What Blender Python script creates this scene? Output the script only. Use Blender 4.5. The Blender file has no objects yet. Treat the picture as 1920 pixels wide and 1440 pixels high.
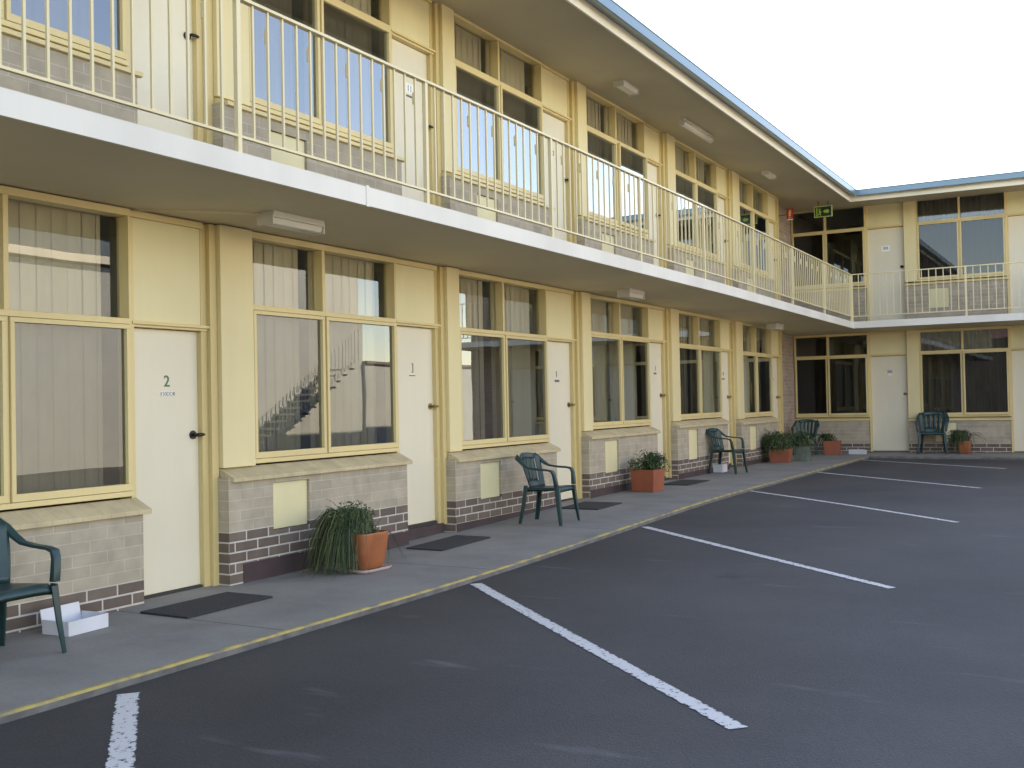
import bpy, bmesh, math, random
from mathutils import Vector, Matrix, noise
R = math.radians
random.seed(7)
sc = bpy.context.scene
COL = sc.collection

# ------------------------------------------------------------------ camera
cam_d = bpy.data.cameras.new('camera')
cam = bpy.data.objects.new('camera', cam_d); COL.objects.link(cam)
cam_d.sensor_width = 36; cam_d.lens = 37.263; cam_d.clip_start = .05; cam_d.clip_end = 3000
m = Matrix(((0.869056, 0.025914, 0.494034), (0.494311, -0.005213, -0.869270), (-0.019951, 0.999651, -0.017340)))
cam.matrix_world = Matrix.Translation((5.8727, 0, 1.3229)) @ m.to_4x4()
sc.camera = cam

# ------------------------------------------------------------------ light
SUN_EL, SUN_AZ = 42, -58          # azimuth measured from +Y towards +X (negative = towards -X)
w = bpy.data.worlds.new('World'); sc.world = w; w.use_nodes = True
nt = w.node_tree; bg = nt.nodes['Background']
sky = nt.nodes.new('ShaderNodeTexSky'); sky.sky_type = 'NISHITA'; sky.sun_disc = False
sky.sun_elevation = R(SUN_EL); sky.sun_rotation = R(SUN_AZ)
sky.dust_density = .15; sky.air_density = 1.0; sky.ozone_density = 2.5
hs = nt.nodes.new('ShaderNodeHueSaturation'); hs.inputs['Saturation'].default_value = 1.0
nt.links.new(sky.outputs[0], hs.inputs['Color']); nt.links.new(hs.outputs[0], bg.inputs[0]); bg.inputs[1].default_value = .13
sd = bpy.data.lights.new('sun', 'SUN'); sd.energy = 3.6; sd.angle = R(.5); sd.color = (1, .93, .82)
so = bpy.data.objects.new('sun', sd); COL.objects.link(so)
sv = Vector((math.sin(R(SUN_AZ))*math.cos(R(SUN_EL)), math.cos(R(SUN_AZ))*math.cos(R(SUN_EL)), math.sin(R(SUN_EL))))
so.rotation_euler = sv.to_track_quat('Z', 'Y').to_euler()
sc.view_settings.view_transform = 'Standard'; sc.view_settings.look = 'None'
sc.view_settings.gamma = 1; sc.view_settings.exposure = 2.38
sc.view_settings.use_white_balance = True; sc.view_settings.white_balance_temperature = 9300; sc.view_settings.white_balance_tint = 20
sc.render.engine = 'CYCLES'
sc.cycles.max_bounces = 8; sc.cycles.diffuse_bounces = 4; sc.cycles.glossy_bounces = 4
sc.cycles.transparent_max_bounces = 16

# ------------------------------------------------------------------ helpers
def tag(o, label=None, cat=None, group=None, kind=None):
    if label: o['label'] = label
    if cat: o['category'] = cat
    if group: o['group'] = group
    if kind: o['kind'] = kind
    return o
def empty(name, loc=(0, 0, 0), rz=0, **k):
    o = bpy.data.objects.new(name, None); COL.objects.link(o)
    o.location = loc; o.rotation_euler = (0, 0, rz); o.empty_display_size = .2
    return tag(o, **k)
def copy_tree(o, parent=None):
    c = o.copy(); COL.objects.link(c); c.parent = parent
    for ch in [x for x in bpy.data.objects if x.parent == o]: copy_tree(ch, c)
    return c

class MB:
    """collects faces; build() links ONE mesh object; T maps local to world"""
    def __init__(s, T=None): s.v = []; s.f = []; s.mi = []; s.uv = []; s.T = T; s.sm = []
    def poly(s, pts, uv=None, mi=0, sm=False):
        n = len(s.v)
        P = [Vector(p) for p in pts]
        if uv is None:
            nn = (P[1]-P[0]).cross(P[2]-P[0])
            if nn.length < 1e-12 and len(P) > 3: nn = (P[2]-P[0]).cross(P[3]-P[0])
            a = max(range(3), key=lambda i: abs(nn[i]))
            uv = [((p[1], p[2]) if a == 0 else (p[0], p[2]) if a == 1 else (p[0], p[1])) for p in P]
        s.v += [tuple(s.T(*p)) if s.T else tuple(p) for p in P]
        s.f.append(tuple(range(n, n+len(P)))); s.mi.append(mi); s.uv += list(uv); s.sm.append(sm)
    def box(s, x0, x1, y0, y1, z0, z1, mi=0):
        c = [(x0,y0,z0),(x1,y0,z0),(x1,y1,z0),(x0,y1,z0),(x0,y0,z1),(x1,y0,z1),(x1,y1,z1),(x0,y1,z1)]
        for q in ((0,3,2,1),(4,5,6,7),(0,1,5,4),(1,2,6,5),(2,3,7,6),(3,0,4,7)): s.poly([c[i] for i in q], mi=mi)
    def prism(s, prof, a0, a1, axis='a', mi=0):
        """prof: list of (p,q) closed polygon; extruded along a (local x) : point=(a,p,q)"""
        n = len(prof)
        for i in range(n):
            p, q = prof[i], prof[(i+1) % n]
            s.poly([(a0,*p),(a1,*p),(a1,*q),(a0,*q)], mi=mi)
        s.poly([(a0,*p) for p in prof][::-1], mi=mi); s.poly([(a1,*p) for p in prof], mi=mi)
    def tube(s, path, rad, n=8, mi=0, caps=True, sm=True):
        rings = []
        P = [Vector(p) for p in path]
        prev = None
        for i, p in enumerate(P):
            d = (P[min(i+1, len(P)-1)] - P[max(i-1, 0)]).normalized()
            u = d.cross(Vector((0,0,1)) if abs(d.z) < .95 else Vector((1,0,0))).normalized()
            if prev is not None:
                u = (prev - d*prev.dot(d)).normalized()
            prev = u; v = d.cross(u)
            r = rad[i] if isinstance(rad, (list, tuple)) else rad
            rings.append([p + (u*math.cos(2*math.pi*k/n) + v*math.sin(2*math.pi*k/n))*r for k in range(n)])
        for a, b in zip(rings, rings[1:]):
            for k in range(n): s.poly([a[k], a[(k+1) % n], b[(k+1) % n], b[k]], mi=mi, sm=sm)
        if caps: s.poly(rings[0][::-1], mi=mi); s.poly(rings[-1], mi=mi)
    def build(s, name, mats, parent=None, bevel=0, weld=True, subsurf=0):
        me = bpy.data.meshes.new(name)
        me.from_pydata(s.v, [], s.f)
        ul = me.uv_layers.new(name='uv')
        for i, u in enumerate(s.uv): ul.data[i].uv = u
        for m_ in (mats if isinstance(mats, (list, tuple)) else [mats]): me.materials.append(m_)
        for p, mi, sm in zip(me.polygons, s.mi, s.sm): p.material_index = mi; p.use_smooth = sm
        if weld:
            bm = bmesh.new(); bm.from_mesh(me)
            bmesh.ops.remove_doubles(bm, verts=bm.verts, dist=1e-5)
            bmesh.ops.recalc_face_normals(bm, faces=bm.faces)
            bm.to_mesh(me); bm.free()
        o = bpy.data.objects.new(name, me); COL.objects.link(o)
        if parent: o.parent = parent
        if bevel:
            b = o.modifiers.new('b', 'BEVEL'); b.width = bevel; b.segments = 2; b.limit_method = 'ANGLE'; b.angle_limit = R(40)
        if subsurf:
            b = o.modifiers.new('s', 'SUBSURF'); b.levels = subsurf; b.render_levels = subsurf
        return o

def mat(name, col=(.5,.5,.5), rough=.6, **k):
    m_ = bpy.data.materials.new(name); m_.use_nodes = True
    b = m_.node_tree.nodes['Principled BSDF']
    b.inputs['Base Color'].default_value = (*col, 1); b.inputs['Roughness'].default_value = rough
    for kk, vv in k.items(): b.inputs[kk.replace('_', ' ')].default_value = vv
    return m_
def nodes(m_): return m_.node_tree.nodes, m_.node_tree.links, m_.node_tree.nodes['Principled BSDF']
def noise_mat(name, c1, c2, scale, rough=.6, detail=6, bump=0, bscale=None, r2=None, coord='Object', stretch=(1,1,1), lo=.35, hi=.65, **k):
    m_ = mat(name, c1, rough, **k); N, L, b = nodes(m_)
    tc = N.new('ShaderNodeTexCoord'); mp = N.new('ShaderNodeMapping'); mp.inputs['Scale'].default_value = stretch
    L.new(tc.outputs[coord], mp.inputs[0])
    n = N.new('ShaderNodeTexNoise'); n.inputs['Scale'].default_value = scale; n.inputs['Detail'].default_value = detail
    L.new(mp.outputs[0], n.inputs['Vector'])
    cr = N.new('ShaderNodeValToRGB'); e = cr.color_ramp.elements
    e[0].position = lo; e[1].position = hi; e[0].color = (*c1, 1); e[1].color = (*c2, 1)
    L.new(n.outputs[0], cr.inputs[0]); L.new(cr.outputs[0], b.inputs['Base Color'])
    if bump:
        n2 = N.new('ShaderNodeTexNoise'); n2.inputs['Scale'].default_value = bscale or scale*6; n2.inputs['Detail'].default_value = 4
        L.new(tc.outputs[coord], n2.inputs['Vector'])
        bp = N.new('ShaderNodeBump'); bp.inputs['Strength'].default_value = bump; bp.inputs['Distance'].default_value = .01
        L.new(n2.outputs[0], bp.inputs['Height']); L.new(bp.outputs[0], b.inputs['Normal'])
    return m_

def paint(name, col, var=.06, rough=.5, grime=.12):
    c = Vector(col)
    m_ = mat(name, col, rough); N, L, b = nodes(m_)
    tc = N.new('ShaderNodeTexCoord')
    n = N.new('ShaderNodeTexNoise'); n.inputs['Scale'].default_value = 1.3; n.inputs['Detail'].default_value = 7
    mp = N.new('ShaderNodeMapping'); mp.inputs['Scale'].default_value = (1, 1, .35)
    L.new(tc.outputs['Object'], mp.inputs[0]); L.new(mp.outputs[0], n.inputs['Vector'])
    cr = N.new('ShaderNodeValToRGB'); e = cr.color_ramp.elements
    e[0].position = .3; e[1].position = .62; e[0].color = (*(c*(1-grime)), 1); e[1].color = (*(c*(1+var*.3)), 1)
    L.new(n.outputs[0], cr.inputs[0])
    n2 = N.new('ShaderNodeTexNoise'); n2.inputs['Scale'].default_value = 90; n2.inputs['Detail'].default_value = 3
    L.new(tc.outputs['Object'], n2.inputs['Vector'])
    bp = N.new('ShaderNodeBump'); bp.inputs['Strength'].default_value = .06; bp.inputs['Distance'].default_value = .01
    L.new(n2.outputs[0], bp.inputs['Height']); L.new(bp.outputs[0], b.inputs['Normal'])
    n3 = N.new('ShaderNodeTexNoise'); n3.inputs['Scale'].default_value = 5; n3.inputs['Detail'].default_value = 6; n3.inputs['Roughness'].default_value = .65
    mp3 = N.new('ShaderNodeMapping'); mp3.inputs['Scale'].default_value = (3, 3, .22)
    L.new(tc.outputs['Object'], mp3.inputs[0]); L.new(mp3.outputs[0], n3.inputs['Vector'])
    mr = N.new('ShaderNodeMapRange'); mr.inputs['From Min'].default_value = .35; mr.inputs['From Max'].default_value = .65
    mr.inputs['To Min'].default_value = .99; mr.inputs['To Max'].default_value = 1.005; L.new(n3.outputs[0], mr.inputs['Value'])
    mx = N.new('ShaderNodeMix'); mx.data_type = 'RGBA'; mx.blend_type = 'MULTIPLY'; mx.inputs['Factor'].default_value = 1
    L.new(cr.outputs[0], mx.inputs['A']); L.new(mr.outputs[0], mx.inputs['B']); L.new(mx.outputs['Result'], b.inputs['Base Color'])
    return m_

def brick_mat(name, c1, c2, mortar, bw=.24, rh=.078, ms=.006, mvar=True):
    m_ = mat(name, c1, .85); N, L, b = nodes(m_)
    tc = N.new('ShaderNodeTexCoord'); br = N.new('ShaderNodeTexBrick')
    L.new(tc.outputs['UV'], br.inputs['Vector'])
    br.inputs['Scale'].default_value = 1; br.inputs['Brick Width'].default_value = bw; br.inputs['Row Height'].default_value = rh
    br.inputs['Mortar Size'].default_value = ms; br.inputs['Mortar Smooth'].default_value = .15; br.inputs['Bias'].default_value = 0
    br.inputs['Color1'].default_value = (*c1, 1); br.inputs['Color2'].default_value = (*c2, 1); br.inputs['Mortar'].default_value = (*mortar, 1)
    n = N.new('ShaderNodeTexNoise'); n.inputs['Scale'].default_value = 7; n.inputs['Detail'].default_value = 8
    L.new(tc.outputs['Object'], n.inputs['Vector'])
    mr = N.new('ShaderNodeMapRange'); mr.inputs['From Min'].default_value = .3; mr.inputs['From Max'].default_value = .7
    mr.inputs['To Min'].default_value = .86; mr.inputs['To Max'].default_value = 1.10
    L.new(n.outputs[0], mr.inputs['Value'])
    mx = N.new('ShaderNodeMix'); mx.data_type = 'RGBA'; mx.blend_type = 'MULTIPLY'; mx.inputs['Factor'].default_value = 1
    L.new(br.outputs['Color'], mx.inputs['A']); L.new(mr.outputs[0], mx.inputs['B']); L.new(mx.outputs['Result'], b.inputs['Base Color'])
    n2 = N.new('ShaderNodeTexNoise'); n2.inputs['Scale'].default_value = 60; n2.inputs['Detail'].default_value = 4
    L.new(tc.outputs['Object'], n2.inputs['Vector'])
    ad = N.new('ShaderNodeMath'); ad.operation = 'MULTIPLY_ADD'; ad.inputs[1].default_value = -1.0
    L.new(br.outputs['Fac'], ad.inputs[0]); 
    m3 = N.new('ShaderNodeMath'); m3.operation = 'MULTIPLY'; m3.inputs[1].default_value = .35
    L.new(n2.outputs[0], m3.inputs[0]); L.new(m3.outputs[0], ad.inputs[2])
    bp = N.new('ShaderNodeBump'); bp.inputs['Strength'].default_value = .5; bp.inputs['Distance'].default_value = .005
    L.new(ad.outputs[0], bp.inputs['Height']); L.new(bp.outputs[0], b.inputs['Normal'])
    return m_

def glass_mat(name, tint, fk=1.7, base=.02, rough=.0):
    m_ = bpy.data.materials.new(name); m_.use_nodes = True; N = m_.node_tree.nodes; L = m_.node_tree.links
    N.remove(N['Principled BSDF']); out = N['Material Output']
    tr = N.new('ShaderNodeBsdfTransparent'); tr.inputs[0].default_value = (*tint, 1)
    gl = N.new('ShaderNodeBsdfGlossy'); gl.inputs['Color'].default_value = (.82, .92, 1, 1); gl.inputs['Roughness'].default_value = rough
    fr = N.new('ShaderNodeFresnel'); fr.inputs[0].default_value = 1.5
    ma = N.new('ShaderNodeMath'); ma.operation = 'MULTIPLY_ADD'; ma.inputs[1].default_value = fk; ma.inputs[2].default_value = base; ma.use_clamp = True
    L.new(fr.outputs[0], ma.inputs[0])
    # slight waviness of old float glass
    tc = N.new('ShaderNodeTexCoord'); n = N.new('ShaderNodeTexNoise'); n.inputs['Scale'].default_value = 1.6; n.inputs['Detail'].default_value = 1
    L.new(tc.outputs['Object'], n.inputs['Vector'])
    bp = N.new('ShaderNodeBump'); bp.inputs['Strength'].default_value = .03; bp.inputs['Distance'].default_value = .02
    L.new(n.outputs[0], bp.inputs['Height']); L.new(bp.outputs[0], gl.inputs['Normal'])
    mx = N.new('ShaderNodeMixShader'); L.new(ma.outputs[0], mx.inputs[0]); L.new(tr.outputs[0], mx.inputs[1]); L.new(gl.outputs[0], mx.inputs[2])
    L.new(mx.outputs[0], out.inputs[0])
    return m_

# ------------------------------------------------------------------ materials
M = {}
M['trim'] = paint('trim_paint', (.75, .60, .30), rough=.42)
M['panel'] = paint('panel_paint', (.78, .665, .375), rough=.5)
M['upper'] = paint('upper_panel_paint', (.78, .70, .42), rough=.5)
M['door'] = paint('door_paint', (.77, .71, .55), rough=.45, grime=.08)
M['jamb'] = paint('jamb_paint', (.66, .52, .25), rough=.42)
M['white'] = paint('fascia_paint', (.76, .735, .655), rough=.55, grime=.14)
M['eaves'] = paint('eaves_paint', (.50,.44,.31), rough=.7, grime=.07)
M['cream'] = paint('cream_fascia_paint', (.86, .81, .67), rough=.5)
M['soffit'] = paint('soffit_paint', (.63, .54, .36), rough=.7, grime=.07)
M['gutter'] = mat('gutter_steel', (.13,.22,.28), .3, Metallic=.3)
M['roof'] = mat('roof_steel', (.3, .34, .38), .5)
M['rail'] = paint('rail_enamel', (.80, .68, .41), rough=.35)
M['brick'] = brick_mat('light_brick', (.455,.395,.295), (.395,.342,.258), (.52,.455,.365), ms=.004, bw=.27)
M['brickd'] = brick_mat('dark_brick', (.13,.095,.075), (.19,.145,.115), (.56,.53,.48), ms=.0065)
M['brickw'] = brick_mat('wall_brick', (.47,.37,.29), (.38,.285,.23), (.50,.43,.36))
M['rear'] = noise_mat('reflection_backdrop_cladding', (.05,.055,.05), (.075,.08,.07), 1.5, .9)  # kept dark so the added block mirrors dimly in the panes
M['sill'] = brick_mat('painted_sill_brick', (.60,.49,.30), (.57,.465,.285), (.47,.38,.23), bw=.11, rh=.4, ms=.0025)
M['plinth'] = noise_mat('plinth_paint', (.075,.045,.047), (.05,.035,.037), 5, .7)
M['step'] = noise_mat('step_concrete', (.15,.13,.12), (.22,.2,.19), 4, .8)
M['glass'] = glass_mat('window_glass', (.90,.93,.91), 2.1, .02)
M['screen'] = glass_mat('screened_glass', (.52,.56,.57), 2.2, .03)
M['upscreen'] = glass_mat('upper_screened_glass', (.46,.455,.45), 3.9, .04)
M['rscreen'] = glass_mat('right_wing_glass', (.34,.35,.37), 1.5, .0)
M['blind'] = noise_mat('blind_fabric', (.56,.47,.33), (.64,.55,.39), 3, .9, coord='Object', stretch=(1,1,.2))
M['drape'] = noise_mat('drape_fabric', (.17,.15,.13), (.25,.22,.19), 3, .9, stretch=(1,1,.2))
M['greyblind'] = noise_mat('grey_blind_fabric', (.40,.385,.35), (.46,.44,.40), 3, .9, stretch=(1,1,.2))
M['dark'] = mat('dark_threshold', (.05,.045,.04), .9)  # even dark colour of the door thresholds
M['brass'] = mat('handle_metal', (.30,.23,.12), .3, Metallic=.9)
M['black'] = mat('black_metal', (.025,.025,.025), .35, Metallic=.4)
M['plate'] = mat('plate_plastic', (.88,.88,.87), .4)
M['greent'] = mat('green_numeral', (.03,.16,.09), .4)
M['greyt'] = mat('grey_numeral', (.09,.10,.10), .4)
M['light'] = mat('diffuser_acrylic', (.72,.70,.62), .3)
M['lightb'] = mat('fitting_enamel', (.62,.60,.53), .4)
M['chair'] = noise_mat('green_resin', (.012,.045,.045), (.02,.062,.062), 3, .38, bump=.03, bscale=200)
M['white_card'] = noise_mat('white_card', (.68,.70,.74), (.60,.62,.66), 4, .5)
M['soil'] = noise_mat('soil', (.04,.03,.02), (.07,.05,.035), 30, .95)
M['terra'] = noise_mat('terracotta_glaze', (.42,.14,.055), (.30,.09,.035), 5, .38, bump=.05)
M['terrab'] = noise_mat('terracotta_plain', (.36,.10,.05), (.29,.08,.04), 5, .6, bump=.08)
M['mat'] = noise_mat('door_mat_rubber', (.028,.028,.03), (.045,.045,.048), 60, .95, bump=.4, bscale=150)
M['interior'] = mat('interior_wall', (.36,.31,.23), .9)

# path concrete
def concrete():
    m_ = mat('path_concrete', (.25,.25,.24), .75); N, L, b = nodes(m_)
    tc = N.new('ShaderNodeTexCoord')
    n1 = N.new('ShaderNodeTexNoise'); n1.inputs['Scale'].default_value = 1.4; n1.inputs['Detail'].default_value = 9; n1.inputs['Roughness'].default_value = .62
    n2 = N.new('ShaderNodeTexNoise'); n2.inputs['Scale'].default_value = 40; n2.inputs['Detail'].default_value = 4
    for n in (n1, n2): L.new(tc.outputs['Object'], n.inputs['Vector'])
    cr = N.new('ShaderNodeValToRGB'); e = cr.color_ramp.elements
    e[0].position = .3; e[1].position = .7; e[0].color = (.185,.178,.163,1); e[1].color = (.285,.273,.247,1)
    e2 = cr.color_ramp.elements.new(.5); e2.color = (.24,.23,.21,1)
    L.new(n1.outputs[0], cr.inputs[0])
    mr = N.new('ShaderNodeMapRange'); mr.inputs['To Min'].default_value = .85; mr.inputs['To Max'].default_value = 1.15; L.new(n2.outputs[0], mr.inputs[0])
    mx = N.new('ShaderNodeMix'); mx.data_type = 'RGBA'; mx.blend_type = 'MULTIPLY'; mx.inputs['Factor'].default_value = 1
    L.new(cr.outputs[0], mx.inputs['A']); L.new(mr.outputs[0], mx.inputs['B'])
    # expansion joints every 2.4 m along the walk (uv.x runs along it)
    sp = N.new('ShaderNodeSeparateXYZ'); L.new(tc.outputs['UV'], sp.inputs[0])
    md = N.new('ShaderNodeMath'); md.operation = 'PINGPONG'; md.inputs[1].default_value = 1.2; L.new(sp.outputs[0], md.inputs[0])
    lt = N.new('ShaderNodeMath'); lt.operation = 'LESS_THAN'; lt.inputs[1].default_value = .007; L.new(md.outputs[0], lt.inputs[0])
    mx2 = N.new('ShaderNodeMix'); mx2.data_type = 'RGBA'; mx2.inputs['B'].default_value = (.09,.09,.088,1)
    L.new(lt.outputs[0], mx2.inputs['Factor']); L.new(mx.outputs['Result'], mx2.inputs['A']); L.new(mx2.outputs['Result'], b.inputs['Base Color'])
    bp = N.new('ShaderNodeBump'); bp.inputs['Strength'].default_value = .25; bp.inputs['Distance'].default_value = .005
    L.new(n2.outputs[0], bp.inputs['Height']); L.new(bp.outputs[0], b.inputs['Normal'])
    return m_
M['path'] = concrete()
def asphalt():
    m_ = mat('asphalt', (.06,.06,.065), .72); N, L, b = nodes(m_)
    tc = N.new('ShaderNodeTexCoord')
    n1 = N.new('ShaderNodeTexNoise'); n1.inputs['Scale'].default_value = .45; n1.inputs['Detail'].default_value = 8; n1.inputs['Roughness'].default_value = .6
    n2 = N.new('ShaderNodeTexVoronoi'); n2.inputs['Scale'].default_value = 110
    n3 = N.new('ShaderNodeTexNoise'); n3.inputs['Scale'].default_value = 2.2; n3.inputs['Detail'].default_value = 5
    mp = N.new('ShaderNodeMapping'); mp.inputs['Scale'].default_value = (.5, 2.2, 1); mp.inputs['Rotation'].default_value = (0, 0, R(35))
    for n in (n1, n2): L.new(tc.outputs['Object'], n.inputs['Vector'])
    L.new(tc.outputs['Object'], mp.inputs[0]); L.new(mp.outputs[0], n3.inputs['Vector'])
    cr = N.new('ShaderNodeValToRGB'); e = cr.color_ramp.elements
    e[0].position = .3; e[1].position = .7; e[0].color = (.030,.029,.029,1); e[1].color = (.066,.064,.063,1)
    L.new(n1.outputs[0], cr.inputs[0])
    mr = N.new('ShaderNodeMapRange'); mr.inputs['From Max'].default_value = .9; mr.inputs['To Min'].default_value = .82; mr.inputs['To Max'].default_value = 1.2
    L.new(n2.outputs['Color'], mr.inputs[0])
    mx = N.new('ShaderNodeMix'); mx.data_type = 'RGBA'; mx.blend_type = 'MULTIPLY'; mx.inputs['Factor'].default_value = 1
    L.new(cr.outputs[0], mx.inputs['A']); L.new(mr.outputs[0], mx.inputs['B'])
    # pale scuffs
    cr2 = N.new('ShaderNodeValToRGB'); e = cr2.color_ramp.elements; e[0].position = .645; e[1].position = .80
    e[0].color = (0,0,0,1); e[1].color = (.5,.5,.5,1); L.new(n3.outputs[0], cr2.inputs[0])
    mx2 = N.new('ShaderNodeMix'); mx2.data_type = 'RGBA'; mx2.inputs['B'].default_value = (.22,.22,.23,1)
    L.new(cr2.outputs[0], mx2.inputs['Factor']); L.new(mx.outputs['Result'], mx2.inputs['A']); L.new(mx2.outputs['Result'], b.inputs['Base Color'])
    n4 = N.new('ShaderNodeTexVoronoi'); n4.inputs['Scale'].default_value = .8; n4.inputs['Randomness'].default_value = 1; L.new(tc.outputs['Object'], n4.inputs['Vector'])
    n5 = N.new('ShaderNodeTexNoise'); n5.inputs['Scale'].default_value = 9; n5.inputs['Detail'].default_value = 6; L.new(tc.outputs['Object'], n5.inputs['Vector'])
    ad = N.new('ShaderNodeMath'); ad.operation = 'MULTIPLY_ADD'; ad.inputs[1].default_value = .22; L.new(n5.outputs[0], ad.inputs[0]); L.new(n4.outputs['Distance'], ad.inputs[2])
    mr5 = N.new('ShaderNodeMapRange'); mr5.inputs['From Min'].default_value = .15; mr5.inputs['From Max'].default_value = .22; mr5.inputs['To Min'].default_value = .62; mr5.inputs['To Max'].default_value = 1
    L.new(ad.outputs[0], mr5.inputs['Value'])
    mx5 = N.new('ShaderNodeMix'); mx5.data_type = 'RGBA'; mx5.blend_type = 'MULTIPLY'; mx5.inputs['Factor'].default_value = 1
    L.new(mx2.outputs['Result'], mx5.inputs['A']); L.new(mr5.outputs[0], mx5.inputs['B']); L.new(mx5.outputs['Result'], b.inputs['Base Color'])
    bp = N.new('ShaderNodeBump'); bp.inputs['Strength'].default_value = .35; bp.inputs['Distance'].default_value = .004
    L.new(n2.outputs['Distance'], bp.inputs['Height']); L.new(bp.outputs[0], b.inputs['Normal'])
    return m_
M['asphalt'] = asphalt()
def worn(name, col, thr, scale=16, edge=True):
    """worn road paint: flakes off by noise, more towards the edges (uv.y 0..1 across)"""
    m_ = mat(name, col, .65); N, L, b = nodes(m_)
    tc = N.new('ShaderNodeTexCoord'); n = N.new('ShaderNodeTexNoise'); n.inputs['Scale'].default_value = scale; n.inputs['Detail'].default_value = 9; n.inputs['Roughness'].default_value = .75
    L.new(tc.outputs['Object'], n.inputs['Vector'])
    sp = N.new('ShaderNodeSeparateXYZ'); L.new(tc.outputs['UV'], sp.inputs[0])
    a = N.new('ShaderNodeMath'); a.operation = 'SUBTRACT'; a.inputs[1].default_value = .5; L.new(sp.outputs[1], a.inputs[0])
    c = N.new('ShaderNodeMath'); c.operation = 'ABSOLUTE'; L.new(a.outputs[0], c.inputs[0])
    d = N.new('ShaderNodeMath'); d.operation = 'POWER'; d.inputs[1].default_value = 6; L.new(c.outputs[0], d.inputs[0])
    e_ = N.new('ShaderNodeMath'); e_.operation = 'MULTIPLY_ADD'; e_.inputs[1].default_value = 11 if edge else 0; e_.inputs[2].default_value = thr; L.new(d.outputs[0], e_.inputs[0])
    g = N.new('ShaderNodeMath'); g.operation = 'GREATER_THAN'; L.new(n.outputs[0], g.inputs[0]); L.new(e_.outputs[0], g.inputs[1])
    L.new(g.outputs[0], b.inputs['Alpha'])
    return m_
M['line'] = worn('line_paint', (.64,.63,.61), .41, scale=34)
M['kerb'] = noise_mat('kerb_yellow_paint', (.20,.18,.14), (.44,.33,.10), 7, .7, detail=9, lo=.38, hi=.56, bump=.3, bscale=50)
M['kerbg'] = noise_mat('kerb_concrete', (.10,.098,.092), (.17,.165,.155), 9, .8)

# ------------------------------------------------------------------ layout
YR = 23.419; END = 21.45
def gz(y):
    t = min(max((y-6)/7.5, 0), 1); return .11*t*t*(3-2*t)
LW = lambda a, d, z: (d, a, z)             # left wing: a along +Y, d outwards (+X)
RW = lambda a, d, z: (a, YR-d, z)          # right wing: a along +X, d outwards (-Y)
XEND = 8.4
def sweep(name, prof, mats, parent, y0=-4.0, x1=XEND+.3, ys=None, zoff=lambda x, y: 0, mif=None, bevel=0, cap=True):
    """closed profile [(d,z)] swept along left wing, mitred into right wing"""
    st = [('L', y) for y in (ys or [y0])] + [('C', 0)] + [('R', x) for x in ([x1] if not isinstance(x1, list) else x1)]
    mb = MB(); rows = []; run = 0; lastp = None
    for k, t in st:
        row = []
        for d, z in prof:
            x, y = (d, t) if k == 'L' else (d, YR-d) if k == 'C' else (t, YR-d)
            row.append((x, y, z + zoff(x, y)))
        c = Vector(row[0]); run += (c-lastp).length if lastp else (t if k == 'L' else 0); lastp = c
        rows.append((row, run))
    n = len(prof); acc = [0]
    for i in range(n): acc.append(acc[-1] + math.dist(prof[i], prof[(i+1) % n]))
    for (r0, u0), (r1, u1) in zip(rows, rows[1:]):
        for i in range(n):
            j = (i+1) % n
            mb.poly([r0[i], r1[i], r1[j], r0[j]], uv=[(u0, acc[i]), (u1, acc[i]), (u1, acc[i+1]), (u0, acc[i+1])], mi=mif(i, r0) if mif else 0)
    if cap: mb.poly(rows[0][0][::-1]); mb.poly(rows[-1][0])
    return mb.build(name, mats, parent, bevel=bevel)

# ------------------------------------------------------------------ ground
g = MB()
ys = [-900, -60, -4] + [5 + .75*i for i in range(13)] + [24, 60, 900]
xs = [-900, -60, 0, 20, 60, 900]
for y0, y1 in zip(ys, ys[1:]):
    for x0, x1 in zip(xs, xs[1:]):
        g.poly([(x0,y0,gz(y0)-.04),(x1,y0,gz(y0)-.04),(x1,y1,gz(y1)-.04),(x0,y1,gz(y1)-.04)], sm=True)
tag(g.build('asphalt_car_park', M['asphalt']), kind='structure')
ysamp = [-4] + [5 + .5*i for i in range(19)] + [17, 20]
gzo = lambda x, y: gz(y)
sweep('path', [(-.3,-.06),(1.566,-.06),(1.566,0),(-.3,.0)], M['path'], None, ys=ysamp, zoff=gzo)
bpy.data.objects['path']['kind'] = 'structure'
kb = sweep('kerb', [(1.568,-.08),(1.606,-.08),(1.600,-.010),(1.592,.002),(1.568,.002)], [M['kerb'], M['kerbg']], None, ys=ysamp, zoff=gzo,
      mif=lambda i, r0: 1 if r0[0][1] > YR-1.7 or i in (0, 1, 4) else 0, bevel=0)
kb['kind'] = 'structure'

def pline(p0, p1, wdt, i):
    mb = MB(); n = 14
    P0, P1 = Vector((*p0, 0)), Vector((*p1, 0)); d = (P1-P0); L_ = d.length; nrm = Vector((-d.y, d.x, 0)).normalized()
    for k in range(n):
        t0, t1 = k/n, (k+1)/n
        q = []
        for t, s_ in ((t0,-1),(t1,-1),(t1,1),(t0,1)):
            ww = wdt[0]*(1-t) + wdt[1]*t
            p = P0 + d*t + nrm*s_*ww/2; q.append((p.x, p.y, gz(p.y)-.036))
        mb.poly(q, uv=[(t0*L_,0),(t1*L_,0),(t1*L_,1),(t0*L_,1)])
    o = mb.build('parking_line', M['line']); o['kind'] = 'structure'
for i, (a, b, ww) in enumerate([((1.72,3.52),(4.6,.93),(.11,.115)), ((1.66,6.80),(4.49,4.26),(.10,.095)), ((1.66,10.09),(4.49,7.73),(.09,.075)),
        ((1.6,13.93),(4.49,11.29),(.075,.07)), ((1.6,17.64),(4.31,15.17),(.085,.08)), ((1.58,21.2),(4.29,19.15),(.085,.08))]):
    pline(a, b, ww, i)

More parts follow.
